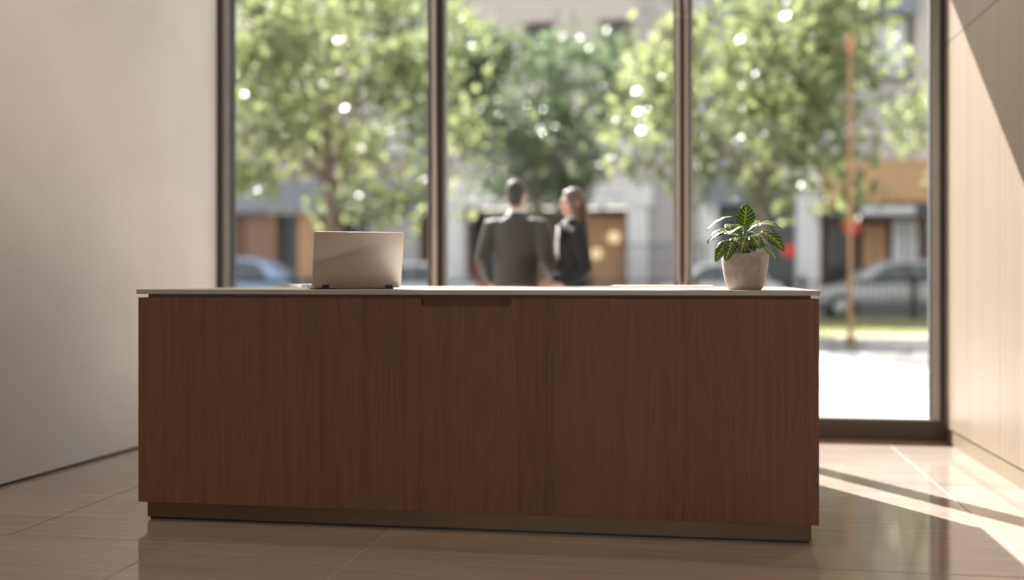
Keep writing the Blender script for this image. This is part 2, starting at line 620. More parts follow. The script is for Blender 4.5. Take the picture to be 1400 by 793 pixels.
for s in (-1, 1):
    x0, x1 = (-hw, -hw + .022) if s < 0 else (hw - .022, hw)
    MB().box(x0, x1, -hd + .0225, hd, .076, .9195).build('side_panel', 'walnut', desk, bevel=.0012)
MB().box(-hw + .0225, hw - .0225, hd - .022, hd, .076, .9195).build('back_panel', 'walnut', desk, bevel=.0012)
MB().box(-hw + .0225, hw - .0225, -hd + .045, hd - .0225, .076, .092).build('bottom_board', 'walnut', desk)
MB().box(-hw + .025, hw - .025, -hd + .030, hd - .06, .010, .0755).build('kick_plate', 'bronze_kick', desk, bevel=.001)
MB().box(-hw + .032, hw - .032, -hd + .042, hd - .07, 0, .010).build('foot_rail', 'black_plastic', desk)
MB().box(-hw + .042, hw - .030, -hd + .006, hd - .03, .9197, .9335).build('spacer', 'spacer_dark', desk)

ct = MB().box(-2.263 - dcx, .473 - dcx, DY0 - .004 - dcy, DY1 + .02 - dcy, .9337, .953).build('countertop', 'countertop', bevel=.0012)
ct.location = (dcx, dcy, 0)
tag(ct, 'thin pale stone countertop lying on the walnut reception desk', 'countertop')

# ------------------------------------------------------------------ laptop
lp = empty('laptop', (-1.405, 4.49, .953), math.radians(29.5))
tag(lp, 'open silver laptop seen from behind on the left of the counter', 'laptop')
LW = .191
def rrect(x0, x1, y0, y1, r, n=5):
    pts = []
    for cx, cy, a0 in ((x1 - r, y1 - r, 0), (x0 + r, y1 - r, 90), (x0 + r, y0 + r, 180), (x1 - r, y0 + r, 270)):
        for i in range(n + 1):
            a = math.radians(a0 + 90 * i / n)
            pts.append((cx + r * math.cos(a), cy + r * math.sin(a)))
    return pts
base = MB().prism(rrect(-LW, LW, .0, .255, .012), .004, .016, 'z').build('base', 'aluminium_edge', lp, bevel=.0015)
MB().prism(rrect(-LW + .025, LW - .025, .03, .13, .004), .0161, .0172, 'z').build('keyboard', 'black_plastic', base)
MB().prism(rrect(-.055, .055, .15, .235, .004), .0161, .0166, 'z').build('touchpad', 'aluminium', base)
for y in (.035, .060, .082):
    MB().box(-LW - .0004, -LW + .003, y, y + .014, .0075, .0125).build('port', 'black_plastic', base)
for x in (-.15, .15):
    for y in (.02, .23):
        MB().lathe([(.009, 0), (.008, .0042)], 16, (x, y, 0)).build('rubber_foot', 'black_plastic', base)
MB().box(-LW + .02, LW - .03, .002, .10, .001, .0039).build('gap_strip', 'black_plastic', base)  # black strip filling the dark gap beneath the base
# lid: stands up from the hinge and leans toward the viewer
tilt = math.radians(14)
lid = empty('lid_pivot')
bpy.data.objects.remove(lid)
def lidp(x, s, d):       # s up the lid, d out of its back
    return (x, -.004 - s * math.sin(tilt) - d * math.cos(tilt), .0045 + s * math.cos(tilt) - d * math.sin(tilt))
def lid_prism(pts, d0, d1):
    m = MB().prism(pts, d0, d1, 'z')
    m.v = [lidp(x, s, d) for x, s, d in m.v]
    return m
lidm = lid_prism(rrect(-LW, LW, .004, .242, .009), 0, .0055).build('lid', 'aluminium', lp, bevel=.0012)
lid_prism(rrect(-LW + .005, LW - .005, .016, .237, .005), -.0012, -.0001).build('screen', 'black_plastic', lidm)
lid_prism([(-LW + .006, .2423), (LW - .006, .2423), (LW - .006, .2428), (-LW + .006, .2428)], .0006, .0046).build('rim', 'aluminium_edge', lidm)
for x in (-.0085, -.003, .0025, .0075):
    lid_prism(rrect(x, x + .0036, .2065, .2095, .0006, 2), .0055, .0058).build('emblem', 'logo', lidm)
for x in (-.148, .122):
    MB().box(x, x + .030, -.0165, -.002, .0045, .017).build('hinge', 'hinge', lp, bevel=.001)

# ------------------------------------------------------------------ papers at the back of the counter
for x0, x1, y0, y1, h, name, lab in ((-2.10, -1.80, 5.36, 5.57, .009, 'notebook', 'slim white notebook lying behind the open laptop'),
                                     (-.392, .10, 5.32, 5.60, .008, 'paper_stack', 'low stack of white paper on the counter beside the plant')):
    e = empty(name, ((x0 + x1) / 2, (y0 + y1) / 2, .953))
    tag(e, lab, 'notebook' if name == 'notebook' else 'paper')
    a, b = (x1 - x0) / 2, (y1 - y0) / 2
    if name == 'notebook':
        MB().box(-a, a, -b, b, 0, .0012).build('cover', 'paper', e)
        MB().box(-a + .004, a - .002, -b + .003, b - .003, .0012, h - .0012).build('pages', 'paper', e)
        MB().box(-a, a, -b, b, h - .0012, h).build('cover', 'paper', e)
    else:
        for k in range(4):
            j = (k % 2) * .004
            MB().box(-a + j, a - .004 + j, -b, b, k * h / 4, (k + 1) * h / 4 - .0003).build('sheaf', 'paper', e)

# ------------------------------------------------------------------ potted plant
pp = empty('potted_plant', (.206, 4.395, .953), YAW)
tag(pp, 'small plant with dark green lime veined leaves in a grey concrete pot', 'plant')
pot = MB().loft([((0, 0, z), (1, 0, 0), (0, 1, 0), r, r) for r, z in
                 ((.055, 0), (.063, .001), (.067, .006), (.0775, .035), (.085, .07), (.0893, .10), (.0912, .13), (.0912, .1395), (.0902, .142), (.0862, .142), (.085, .139), (.083, .122), (.02, .1215))], 56)
pot.build('pot', 'concrete_pot', pp, smooth=True)
random.seed(5)
so = MB()
for k in range(9):
    pass
so.lathe([(.082, .1218), (.0825, .128), (.06, .131), (.02, .1325)], 28)
so.build('soil', 'soil', pp, smooth=True)

def zp(p):   # leaf positions relative to the pot: right, depth, height
    zx, zy, d = p
    return Vector(((zx - 362) / 1825, d, .142 + (460 - zy) / 1825))

def leaf_obj(base, tip, nrm, width, droop=.12, fold=.22):
    B, T = zp(base), zp(tip)
    L = (T - B)
    ln = L.length
    d = L.normalized()
    n = Vector(nrm)
    n = (n - d * n.dot(d)).normalized()
    s = d.cross(n)
    rows_, cols = 11, 7
    v, f, uv = [], [], []
    for i in range(rows_):
        q = i / (rows_ - 1)
        w = width * .5 * (math.sin(math.pi * min(1, (q * .985 + .008)) ** .78) ** .75)
        arch = math.sin(math.pi * q) * ln * droop
        c = B + d * (ln * q) + n * arch
        for j in range(cols):
            u = j / (cols - 1) * 2 - 1
            rip = math.sin(q * 19 + abs(u) * 3) * .0016 * abs(u)
            v.append(tuple(c + s * (w * u) + n * (abs(u) * w * fold + rip - (u * u) * w * .12)))
            uv.append(((u + 1) / 2, q))
    for i in range(rows_ - 1):
        for j in range(cols - 1):
            f.append((i * cols + j, i * cols + j + 1, (i + 1) * cols + j + 1, (i + 1) * cols + j))
    me = bpy.data.meshes.new('leaf')
    me.from_pydata(v, [], f)
    ul = me.uv_layers.new(name='UVMap')
    for lpi in me.loops:
        ul.data[lpi.index].uv = uv[lpi.vertex_index]
    me.materials.append(M['variegated_leaf'])
    me.polygons.foreach_set('use_smooth', [True] * len(me.polygons))
    o = bpy.data.objects.new('leaf', me)
    COL.objects.link(o)
    so_ = o.modifiers.new('solid', 'SOLIDIFY')
    so_.thickness = .0006
    o.parent = pp
    # petiole
    root = Vector((B.x * .22, B.y * .35 + .005, .128))
    midp = (root + B) * .5 + Vector((-B.x * .18, -B.y * .1, .012))
    MB().tube([root, root.lerp(midp, .6), midp, midp.lerp(B, .6), B + d * .004], [.0022, .002, .0018, .0016, .0012], 6).build('stem', 'stem', pp, smooth=True)

LEAVES = [
    ((352, 262, -.010), (362, 106, -.022), (.05, -1, .15), .076, .06),
    ((285, 188, .020), (98, 292, .030), (-.35, -.12, .9), .052, .10),
    ((385, 258, -.030), (208, 330, -.070), (-.28, -.34, .9), .058, .10),
    ((262, 288, .010), (94, 388, .015), (-.5, -.45, .75), .050, .14),
    ((256, 366, -.050), (196, 515, -.072), (-.15, -1, .2), .050, .08),
    ((240, 362, -.015), (143, 522, -.025), (-.6, -.8, .2), .050, .10),
    ((462, 246, .000), (624, 294, -.015), (.15, -.45, .9), .050, .14),
    ((462, 300, -.050), (616, 448, -.065), (.35, -.85, .45), .062, .10),
    ((470, 385, .020), (594, 518, .005), (.6, -.55, .5), .046, .10),
    ((345, 345, -.045), (302, 458, -.075), (-.1, -1, .35), .056, .08),
    ((395, 285, .030), (502, 214, .080), (0, -.45, 1), .048, .08),
    ((398, 335, -.030), (448, 430, -.060), (.2, -1, .3), .055, .08),
    ((310, 310, .000), (236, 246, .050), (-.1, -.6, .9), .052, .08),
    ((372, 300, -.020), (462, 262, -.055), (.1, -.5, .9), .046, .08),
    ((330, 330, .030), (240, 300, .085), (-.2, -.4, .9), .050, .08),
    ((400, 330, .040), (520, 330, .090), (.3, -.4, .9), .052, .08),
    ((362, 350, .020), (400, 400, -.050), (0, -1, .3), .050, .08),
    ((330, 370, -.01), (262, 428, -.060), (-.2, -.9, .4), .044, .08),
    ((365, 300, .040), (372, 230, .075), (0, -.9, .4), .060, .08),
    ((420, 370, -.01), (478, 420, -.045), (.3, -.9, .4), .044, .08),
    ((350, 380, .00), (345, 450, -.055), (0, -1, .3), .048, .08),
    ((385, 360, .01), (410, 446, -.05), (.1, -1, .3), .046, .08),
    ((300, 340, .02), (290, 420, -.03), (-.2, -1, .3), .046, .08),
    ((430, 330, .03), (470, 400, .02), (.2, -1, .3), .05, .08),
]
for a in LEAVES:
    leaf_obj(*a)

# ------------------------------------------------------------------ blind cords in front of the mullions
def cord(xs_, y, zb, lab):
    e = empty('blind_cord', (sum(xs_) / len(xs_), y, zb))
    tag(e, lab, 'cord', 'looped blind cords before the mullions')
    cx = sum(xs_) / len(xs_)
    if len(xs_) == 2:
        w = (xs_[1] - xs_[0]) / 2
        pts = [(-w, 0, ZH - zb)] + [(-w, 0, z) for z in (1.6, 1.2, .9, .5, .25)]
        for k in range(9):
            a = math.pi + math.pi * k / 8
            pts.append((w * math.cos(a), 0, .10 + .10 * math.sin(a)))
        pts += [(w, 0, z) for z in (.25, .5, .9, 1.2, 1.6)] + [(w, 0, ZH - zb)]
        MB().tube(pts, [.0105] * len(pts), 10).build('strap', 'cord', e, smooth=True)
        for x in (-w, w):
            MB().lathe([(.012, 0), (.0135, .004), (.0135, .022), (.012, .026)], 14, (x, 0, 1.70)).build('connector', 'cord', e, smooth=True)
    else:
        for k, yy in ((0, -.012), (1, .012)):
            pts = [(.004 * math.sin(z * 2 + k), yy, z) for z in np.linspace(.06, ZH - zb, 12)]
            MB().tube(pts, [.0115] * 12, 10).build('strap', 'cord', e, smooth=True)
        MB().tube([(0, -.012, .06), (0, -.010, .03), (0, 0, .018), (0, .010, .03), (0, .012, .06)], [.0115] * 5, 10).build('loop_end', 'cord', e, smooth=True)
        MB().lathe([(.0125, 0), (.014, .004), (.014, .026), (.0125, .03)], 14, (0, -.012, 1.74)).build('connector', 'cord', e, smooth=True)
        MB().lathe([(.0125, 0), (.014, .004), (.014, .02), (.0125, .024)], 14, (0, -.012, .16)).build('connector', 'cord', e, smooth=True)
cord([-1.648], 6.93, .86, 'taupe blind cord hanging before the mullion beside the laptop')
cord([-.082, -.034], 6.945, .925, 'taupe looped blind cord before the mullion beside the plant')

# ------------------------------------------------------------------ roller blind added above the view to shade the upper oak wall
rb = empty('added_roller_blind', (.72, 6.92, 2.865))
tag(rb, 'taupe roller blind added out of view to shade the oak wall', 'blind')
MB().box(-.70, .71, -.002, .002, .02, .86).build('fabric', 'cord', rb)
MB().box(-.70, .71, -.008, .008, 0, .022).build('hem_bar', 'bronze', rb, bevel=.003)
MB().loft([((x, .03, .86), (0, 1, 0), (0, 0, 1), .04, .04) for x in (-.70, .71)], 20).build('roller', 'cord', rb, smooth=True)
for x in (-.715, .712):
    MB().box(x, x + .004, -.02, .08, .81, .91).build('bracket', 'bronze', rb)

# unseen canopy added outside the right bay, sets the oak wall's shadow edge
sh_ = empty('added_sunshade', (.85, 7.11, 3.42))
tag(sh_, 'bronze canopy added outside and out of view to shade the oak wall', 'added_sunshade')
MB().box(-.92, 1.0, 0, .60, 0, .05).build('canopy_plate', 'bronze', sh_, bevel=.004)
for x in (-.80, .85):
    MB().tube([(x, .01, .42), (x, .52, .05)], [.012, .012], 10).build('tie_rod', 'bronze', sh_)

# ------------------------------------------------------------------ ceiling downlights
k = 0
for x, y, lab in ((1.12, 5.15, 'recessed round ceiling downlight by the oak wall nearest the window'), (1.12, 2.6, 'recessed round ceiling downlight by the oak wall farther from the window'),
                  (-2.6, 4.2, 'recessed round ceiling downlight by the plaster wall nearest the window'), (-2.7, 1.8, 'recessed round ceiling downlight by the plaster wall farther from the window')):
    e = empty('ceiling_downlight', (x, y, 3.95))
    tag(e, lab, 'light', 'round ceiling downlights')
    MB().loft([((0, 0, z), (1, 0, 0), (0, 1, 0), r, r) for r, z in ((.045, -.002), (.048, -.008), (.06, -.008), (.062, 0))], 28).build('trim_ring', 'white_paint', e, smooth=True)
    MB().lathe([(.044, -.0019), (.044, -.001)], 24).build('lens', 'lamp_glow', e)
    ld = bpy.data.lights.new('downlight', 'SPOT')
    ld.energy = 34
    ld.color = (1, .80, .58)
    ld.spot_size = math.radians(105)
    ld.spot_blend = .7
    ld.shadow_soft_size = .045
    lo = bpy.data.objects.new('spot_lamp', ld)
    COL.objects.link(lo)
    lo.location = (0, 0, -.02)
    lo.parent = e

# ------------------------------------------------------------------ outside: ground
def slabg(name, y0, y1, z, mat, lab=None, kind='structure', x0=-40, x1=40, zb=-.4):
    o = MB().box(x0, x1, y0, y1, zb, z).build(name, mat)
    tag(o, lab, kind=kind)
    return o
slabg('pavement', 7.09, 10.25, -.01, 'paving')
slabg('paving_band', 10.26, 12.0, -.012, 'paving_grey')  # darker grey strip between the pale pavings
slabg('forecourt', 12.01, 15.3, -.01, 'paving')
slabg('cycle_lane', 15.31, 18.2, -.05, 'asphalt')
slabg('kerb', 18.21, 18.75, .04, 'kerb')
vg = slabg('verge', 18.76, 26.4, .03, 'verge_soil')
slabg('road', 26.41, 32.2, -.05, 'asphalt')
slabg('far_pavement', 32.21, 60, .05, 'paving')
slabg('rear_pavement', -60, REAR - .12, -.02, 'asphalt')

def blades():
    rng = np.random.default_rng(3)
    n = 26000
    x = rng.uniform(-14, 10, n)
    y = rng.uniform(18.9, 26.2, n)
    h = rng.uniform(.03, .09, n)
    a = rng.uniform(0, 2 * np.pi, n)
    w = rng.uniform(.008, .018, n)
    lx, ly = rng.normal(0, .03, n), rng.normal(0, .03, n)
    V = np.zeros((n, 3, 3))
    V[:, 0] = np.stack([x - np.cos(a) * w, y - np.sin(a) * w, np.full(n, .028)], 1)
    V[:, 1] = np.stack([x + np.cos(a) * w, y + np.sin(a) * w, np.full(n, .028)], 1)
    V[:, 2] = np.stack([x + lx, y + ly, .03 + h], 1)
    me = bpy.data.meshes.new('grass')
    me.vertices.add(n * 3)
    me.vertices.foreach_set('co', V.ravel())
    me.loops.add(n * 3)
    me.loops.foreach_set('vertex_index', np.arange(n * 3))
    me.polygons.add(n)
    me.polygons.foreach_set('loop_start', np.arange(n) * 3)
    me.update()
    me.materials.append(M['grass'])
    o = bpy.data.objects.new('grass', me)
    COL.objects.link(o)
    tag(o, 'short mown green grass on the verge before the fence', 'grass', kind='stuff')
blades()

# ------------------------------------------------------------------ trees
def tree(x, y, cz, rx, ry, rz, n_clump, per, size, mat, lab, seed, trunk_h, lean=0.0, r0=.13):
    rng = np.random.default_rng(seed)
    e = empty('street_tree', (x, y, .03))
    tag(e, lab, 'tree', 'street trees beyond the window')
    top = cz + rz * .5
    zs = [0, .25, trunk_h * .6, trunk_h, (trunk_h + top) / 2, top]
    rs = [r0 * 1.25, r0, r0 * .85, r0 * .75, r0 * .45, r0 * .12]
    pts = [(lean * z + .05 * math.sin(z * 1.7 + seed), .04 * math.cos(z * 1.3 + seed), z) for z in zs]
    MB().tube(pts, rs, 10).build('trunk', 'bark', e, smooth=True)
    cents = []
    while len(cents) < n_clump:
        p = rng.uniform(-1, 1, 3)
        q = np.linalg.norm(p)
        if q > 1 or (q < .45 and rng.random() < .6):
            continue
        wob = 1 + .16 * math.sin(3 * math.atan2(p[2], p[0]) + seed)
        cents.append(np.array([p[0] * rx * wob, p[1] * ry, p[2] * rz * wob + cz]))
    # limbs reach the larger clumps
    for k in range(9):
        c = cents[int(k * n_clump / 9)]
        z0 = trunk_h * .8 + (c[2] - trunk_h * .8) * .35
        z0 = max(trunk_h * .72, min(z0, top * .9))
        s = Vector((lean * z0 + .05 * math.sin(z0 * 1.7 + seed), .04 * math.cos(z0 * 1.3 + seed), z0))
        t_ = Vector(c)
        m1 = s.lerp(t_, .45) + Vector((0, 0, .12 * (t_ - s).length))
        rr_ = r0 * .42
        MB().tube([s, s.lerp(m1, .5), m1, m1.lerp(t_, .6), t_], [rr_, rr_ * .85, rr_ * .6, rr_ * .38, rr_ * .14], 7).build('branch', 'bark', e, smooth=True)
    C = np.array(cents)
    n = n_clump * per
    ci = np.repeat(np.arange(n_clump), per)
    spread = rng.uniform(.20, .42, n_clump)[ci]
    P = C[ci] + rng.normal(0, 1, (n, 3)) * spread[:, None] * np.array([1, 1, .72])
    d = rng.normal(0, 1, (n, 3))
    d[:, 2] -= .25
    d /= np.linalg.norm(d, axis=1)[:, None]
    u = np.cross(d, rng.normal(0, 1, (n, 3)))
    u /= np.linalg.norm(u, axis=1)[:, None]
    nn = np.cross(d, u)
    L = rng.uniform(.75, 1.25, n)[:, None] * size
    W = L * .36
    V = np.stack([P, P + d * L * .45 + u * W + nn * L * .08, P + d * L, P + d * L * .45 - u * W + nn * L * .08], 1)
    me = bpy.data.meshes.new('foliage')
    me.vertices.add(n * 4)
    me.vertices.foreach_set('co', V.ravel())
    idx = np.arange(n)[:, None] * 4
    me.loops.add(n * 6)
    me.loops.foreach_set('vertex_index', (idx + np.array([[0, 1, 2, 0, 2, 3]])).ravel())
    me.polygons.add(n * 2)
    me.polygons.foreach_set('loop_start', np.arange(n * 2) * 3)
    me.update()
    me.materials.append(M[mat])
    o = bpy.data.objects.new('foliage', me)
    COL.objects.link(o)
    o.parent = e
    o['kind'] = 'stuff'

tree(-6.63, 19.5, 4.35, 3.1, 2.2, 2.35, 105, 62, .19, 'foliage_light', 'leafy light green street tree behind the laptop', 11, 2.6)
tree(1.12, 19.5, 4.30, 2.45, 2.0, 2.15, 90, 62, .19, 'foliage_light', 'broad light green street tree behind the potted plant', 23, 2.5, .02)
tree(-3.36, 24.1, 4.7, 2.15, 1.8, 2.12, 90, 70, .18, 'foliage_deep', 'darker green street tree behind the two people', 37, 2.5)
tree(6.0, 23.4, 4.35, 1.55, 1.5, 1.4, 50, 60, .18, 'foliage_light', 'pale green street tree half hidden by the right window jamb', 41, 2.9)

# ------------------------------------------------------------------ iron fence along the verge
def fence_panel(x0, x1, y, h, lab, z0=.03, group='iron fence panels by the parked cars', pitch=.13):
    e = empty('iron_fence', ((x0 + x1) / 2, y, z0))
    tag(e, lab, 'fence', group)
    a = (x1 - x0) / 2
    for x in (-a, a):
        MB().box(x - .03, x + .03, -.03, .03, 0, h + .08).build('post', 'iron', e)
    for z in (.12, h - .08):
        MB().box(-a + .03, a - .03, -.015, .015, z, z + .035).build('rail', 'iron', e)
    m = MB()
    nb = int((2 * a - .1) / pitch)
    for i in range(nb):
        x = -a + .08 + i * (2 * a - .16) / max(1, nb - 1)
        m.box(x - .009, x + .009, -.009, .009, .02, h)
    o = m.build('pickets', 'iron', e)
    o['kind'] = 'stuff'
places = ['at the far left before the blue car', 'left of the laptop before the blue car', 'behind the laptop lid before the pearl car', 'left of the standing man before the pearl car', 'behind the two standing people',
          'right of the woman before the white car', 'behind the potted plant', 'before the front of the silver car', 'before the rear of the silver car']
for i, pl in enumerate(places):
    x0 = -14.6 + i * 2.45
    fence_panel(x0, x0 + 2.38, 26.0, .95, 'low black iron fence panel ' + pl)
fence_panel(-3.0, .4, 31.9, 2.05, 'tall black iron railing before the entrance beside the woman', -.05, 'tall iron railings', .16)

# ------------------------------------------------------------------ parked cars
def car(x, y, paint, lab, flip=False, suv=0.0):
    e = empty('parked_car', (x, y, -.05), math.pi if flip else 0)
    tag(e, lab, 'car', 'cars parked along the street')
    H = 1.43 + suv
    X, Z = (1, 0, 0), (0, 0, 1)
    def sec(st, yw, zb, zt):
        return ((st, 0, (zb + zt) / 2), (0, 1, 0), (0, 0, 1), yw, (zt - zb) / 2)
    st = [(-2.2, .62, .42, .68), (-2.16, .76, .30, .82), (-2.0, .84, .24, .92), (-1.6, .88, .22, .98), (-1.0, .90, .20, 1.0), (0, .905, .20, .98), (.9, .90, .20, .95), (1.4, .88, .21, .90), (1.85, .84, .23, .80), (2.1, .76, .28, .72), (2.2, .60, .38, .62)]
    body = MB().loft([sec(a, b, c, d) for a, b, c, d in st], 24, power=.45).build('body', paint, e, smooth=True)
    gs = [(-1.75, .70, .90, 1.0), (-1.45, .74, .90, 1.0 + (H - 1.0) * .45), (-1.05, .72, .90, H - .07), (-.5, .70, .90, H), (.05, .69, .90, H - .01), (.45, .70, .90, H - .09), (.85, .73, .90, 1.0 + (H - 1.0) * .40), (1.2, .74, .88, .96)]
    cab = MB().loft([sec(a, b, c, d) for a, b, c, d in gs], 24, power=.55).build('cabin', paint, e, smooth=True)
    # side windows, front and rear screens
    for s in (-1, 1):
        for pts in ([(-1.28, 1.02), (-.36, 1.02), (-.36, H - .10), (-.92, H - .12)], [(-.30, 1.02), (.72, 1.02), (.34, H - .16), (-.02, H - .10), (-.30, H - .09)]):
            MB().prism(pts, s * .66, s * .735).build('side_window', 'car_glass', cab)
        MB().box(-.62, -.48, s * .895, s * .915, .80, .83).build('door_handle', 'rim', body)
        MB().box(.38, .52, s * .90, s * .915, .80, .83).build('door_handle', 'rim', body)
        mb = MB().ball((.78, s * .95, 1.02), .07, .09, .06, 10, 6)
        mb.build('wing_mirror', paint, e, smooth=True)
        MB().ball((2.06, s * .60, .66), .10, .16, .07, 12, 6).build('headlamp', 'lamp_clear', body, smooth=True)
        MB().ball((-2.08, s * .62, .74), .09, .16, .07, 12, 6).build('tail_lamp', 'lamp_red', body, smooth=True)
        for wx in (-1.32, 1.36):
            w = empty('wheel', (wx, s * .80, .33))
            w.parent = e
            MB().loft([((0, q, 0), (1, 0, 0), (0, 0, 1), r, r) for r, q in ((.29, -.11), (.325, -.09), (.33, 0), (.325, .09), (.29, .11))], 24).build('tyre', 'tyre', w, smooth=True)
            MB().loft([((0, s * q, 0), (1, 0, 0), (0, 0, 1), r, r) for r, q in ((.21, .06), (.21, .115), (.16, .12), (.05, .125))], 20).build('rim', 'rim', w)
    MB().box(2.12, 2.205, -.42, .42, .36, .50).build('grille', 'black_plastic', body)
    return e
car(4.95, 28.3, 'car_silver', 'silver parked saloon to the right of the desk', True, .08)
car(-11.75, 28.4, 'car_blue', 'pale blue parked car left of the laptop', False, .18)
car(-6.95, 28.6, 'car_pearl', 'pearl grey parked car between the laptop and the man', False, .05)
car(.55, 28.5, 'car_white', 'small white parked car between the woman and the plant', True, .05).scale = (.78, 1, 1)

# ------------------------------------------------------------------ buildings across the street
def window(parent, x0, x1, z0, z1, y, fr='window_frame_brown', pane='pane_dark', bars=1, name='window'):
    w = MB()
    w.box(x0, x1, y - .10, y + .02, z0, z0 + .09).box(x0, x1, y - .10, y + .02, z1 - .09, z1)
    w.box(x0, x0 + .09, y - .10, y + .02, z0 + .09, z1 - .09).box(x1 - .09, x1, y - .10, y + .02, z0 + .09, z1 - .09)
    o = w.build(name, fr, parent)
    n = bars + 1
    for k in range(n):
        a = x0 + .09 + (x1 - x0 - .18) * k / n
        b = x0 + .09 + (x1 - x0 - .18) * (k + 1) / n
        MB().box(a + .02, b - .02, y - .05, y - .03, z0 + .1, z1 - .1).build('pane', pane, o)
    return o
YF = 33.0
# left: mauve brick block over dark shops
b1 = empty('corner_block', (-13.5, YF, .05))
tag(b1, 'mauve brick building with dark shopfronts behind the laptop', 'building')
def pb(parent, name, mat, x0, x1, y0, y1, z0, z1):
    ox, oy, oz = parent.location
    return MB().box(x0 - ox, x1 - ox, y0 - oy, y1 - oy, z0 - oz, z1 - oz).build(name, mat, parent)
def wb(parent, x0, x1, z0, z1, y=YF, **k):
    ox, oy, oz = parent.location
    return window(parent, x0 - ox, x1 - ox, z0 - oz, z1 - oz, y - oy, **k)
pb(b1, 'wall', 'brick_mauve', -20, -8.0, YF, YF + 6, 4.0, 10.1)
pb(b1, 'fascia', 'slate_blue', -20, -8.0, YF - .5, YF + .2, 3.05, 4.0)
pb(b1, 'shop_wall', 'charcoal', -20, -8.0, YF + .3, YF + 6, .05, 3.05)
for i in range(5):
    pb(b1, 'pier', 'shop_brown', -19.6 + i * 2.65, -18.75 + i * 2.65, YF - .05, YF + .3, .05, 3.05)
for i in range(4):
    wb(b1, -18.65 + i * 2.65, -17.05 + i * 2.65, .4, 2.95, YF + .28, pane='pane_dark', fr='charcoal')
pb(b1, 'timber_panel', 'shop_orange', -13.9, -12.9, YF - .1, YF + .25, 1.0, 3.0)
pb(b1, 'timber_panel', 'shop_tan', -12.2, -11.6, YF - .1, YF + .25, 1.0, 3.0)
pb(b1, 'shutter', 'stone_grey', -9.9, -8.3, YF - .12, YF + .25, .6, 3.0)
for zf in (4.9, 7.5):
    for i in range(4):
        wb(b1, -18.4 + i * 2.75, -16.9 + i * 2.75, zf, zf + 2.1, YF, fr='white_stone', pane='pane_pale' if i % 2 else 'pane_dark')
pb(b1, 'downpipe', 'slate_blue', -8.6, -8.15, YF - .14, YF, 4.0, 9.9)
pb(b1, 'cornice', 'white_stone', -20, -8.0, YF - .35, YF + .1, 9.95, 10.25)
# middle: pale stone with a white portal
b2 = empty('stone_building', (-4.3, YF, .05))
tag(b2, 'pale stone building with white framed entrance behind the two people', 'building')
pb(b2, 'wall', 'stone_pale', -7.95, .25, YF, YF + 6, 3.85, 10.1)
pb(b2, 'base_wall', 'stone_pale', -7.95, -7.45, YF, YF + 6, .05, 3.85)
pb(b2, 'base_wall', 'stone_grey', -1.3, .25, YF, YF + 6, .05, 3.85)
pb(b2, 'portal_post', 'white_stone', -7.42, -6.85, YF - .35, YF + .3, .05, 3.15)
pb(b2, 'portal_post', 'white_stone', -1.88, -1.30, YF - .35, YF + .3, .05, 3.15)
pb(b2, 'portal_lintel', 'white_stone', -7.6, -1.15, YF - .4, YF + .3, 3.15, 3.85)
pb(b2, 'lobby_wall', 'shop_brown', -6.85, -1.88, YF + 1.2, YF + 6, .05, 3.15)
for x0, x1, m in ((-6.7, -5.3, 'charcoal'), (-5.2, -3.6, 'shop_brown'), (-3.5, -2.0, 'shop_tan')):
    pb(b2, 'door_leaf', m, x0, x1, YF + .95, YF + 1.15, .1, 2.9)
for x, z in ((-2.35, 2.25), (-2.9, 1.75), (-5.9, 2.4)):
    ox, oy, oz = b2.location
    MB().ball((x - ox, YF + .75 - oy, z - oz), .17, .17, .17, 14, 8).build('globe_lamp', 'shop_glow', b2, smooth=True)
pb(b2, 'string_course', 'stone_grey', -7.95, .25, YF - .12, YF, 4.7, 4.95)
for x0, z0, z1 in ((-2.75, 7.4, 8.75), (-7.1, 7.4, 8.75), (-5.0, 7.4, 8.75), (-2.75, 5.2, 6.7), (-5.0, 5.2, 6.7), (-7.1, 5.2, 6.7), (-.75, 7.4, 8.75)):
    wb(b2, x0, x0 + .95, z0, z1, bars=0)
pb(b2, 'pilaster', 'stone_grey', -1.45, -1.2, YF - .16, YF, 3.85, 9.9)
pb(b2, 'window_bay', 'slate_blue', -7.4, -7.15, YF - .10, YF + .02, 8.8, 9.9)
pb(b2, 'cornice', 'white_stone', -7.95, .25, YF - .35, YF + .1, 9.95, 10.25)
# right: grey mauve block with tan shop
b3 = empty('shop_building', (6.5, YF, .05))
tag(b3, 'grey building with tan shop fascia seen right of the plant', 'building')
pb(b3, 'wall', 'stone_grey', .3, 14, YF, YF + 6, 4.35, 10.1)
pb(b3, 'wall_pier', 'stone_pale', 6.3, 7.4, YF - .15, YF, 4.35, 10.1)
pb(b3, 'fascia', 'shop_tan', 3.75, 14, YF - .55, YF + .2, 3.15, 4.35)
pb(b3, 'fascia', 'slate_blue', .3, 3.0, YF - .3, YF + .2, 3.15, 4.35)
pb(b3, 'shop_wall', 'shop_brown', 3.75, 14, YF + .5, YF + 6, .05, 3.15)
pb(b3, 'shop_wall', 'charcoal', .3, 3.75, YF + .4, YF + 6, .05, 4.35)
pb(b3, 'column', 'white_stone', 3.0, 3.65, YF - .35, YF + .3, .05, 4.35)
pb(b3, 'column', 'white_stone', .25, .75, YF - .25, YF + .3, .05, 4.35)
sb = pb(b3, 'sign_board', 'charcoal', 3.8, 7.2, YF - .75, YF - .56, 2.68, 3.14)
xx = 4.75
random.seed(8)
for k in range(11):
    wd = random.uniform(.07, .14)
    ox, oy, oz = b3.location
    MB().box(xx - ox, xx + wd - ox, YF - .79 - oy, YF - .751 - oy, 2.80 - oz, 3.02 - oz).build('lettering', 'white_paint', sb)
    xx += wd + .03
for x0, x1 in ((.9, 1.9), (1.95, 2.95)):
    wb(b3, x0, x1, .5, 2.9, YF + .38, fr='slate_blue', pane='pane_dark')
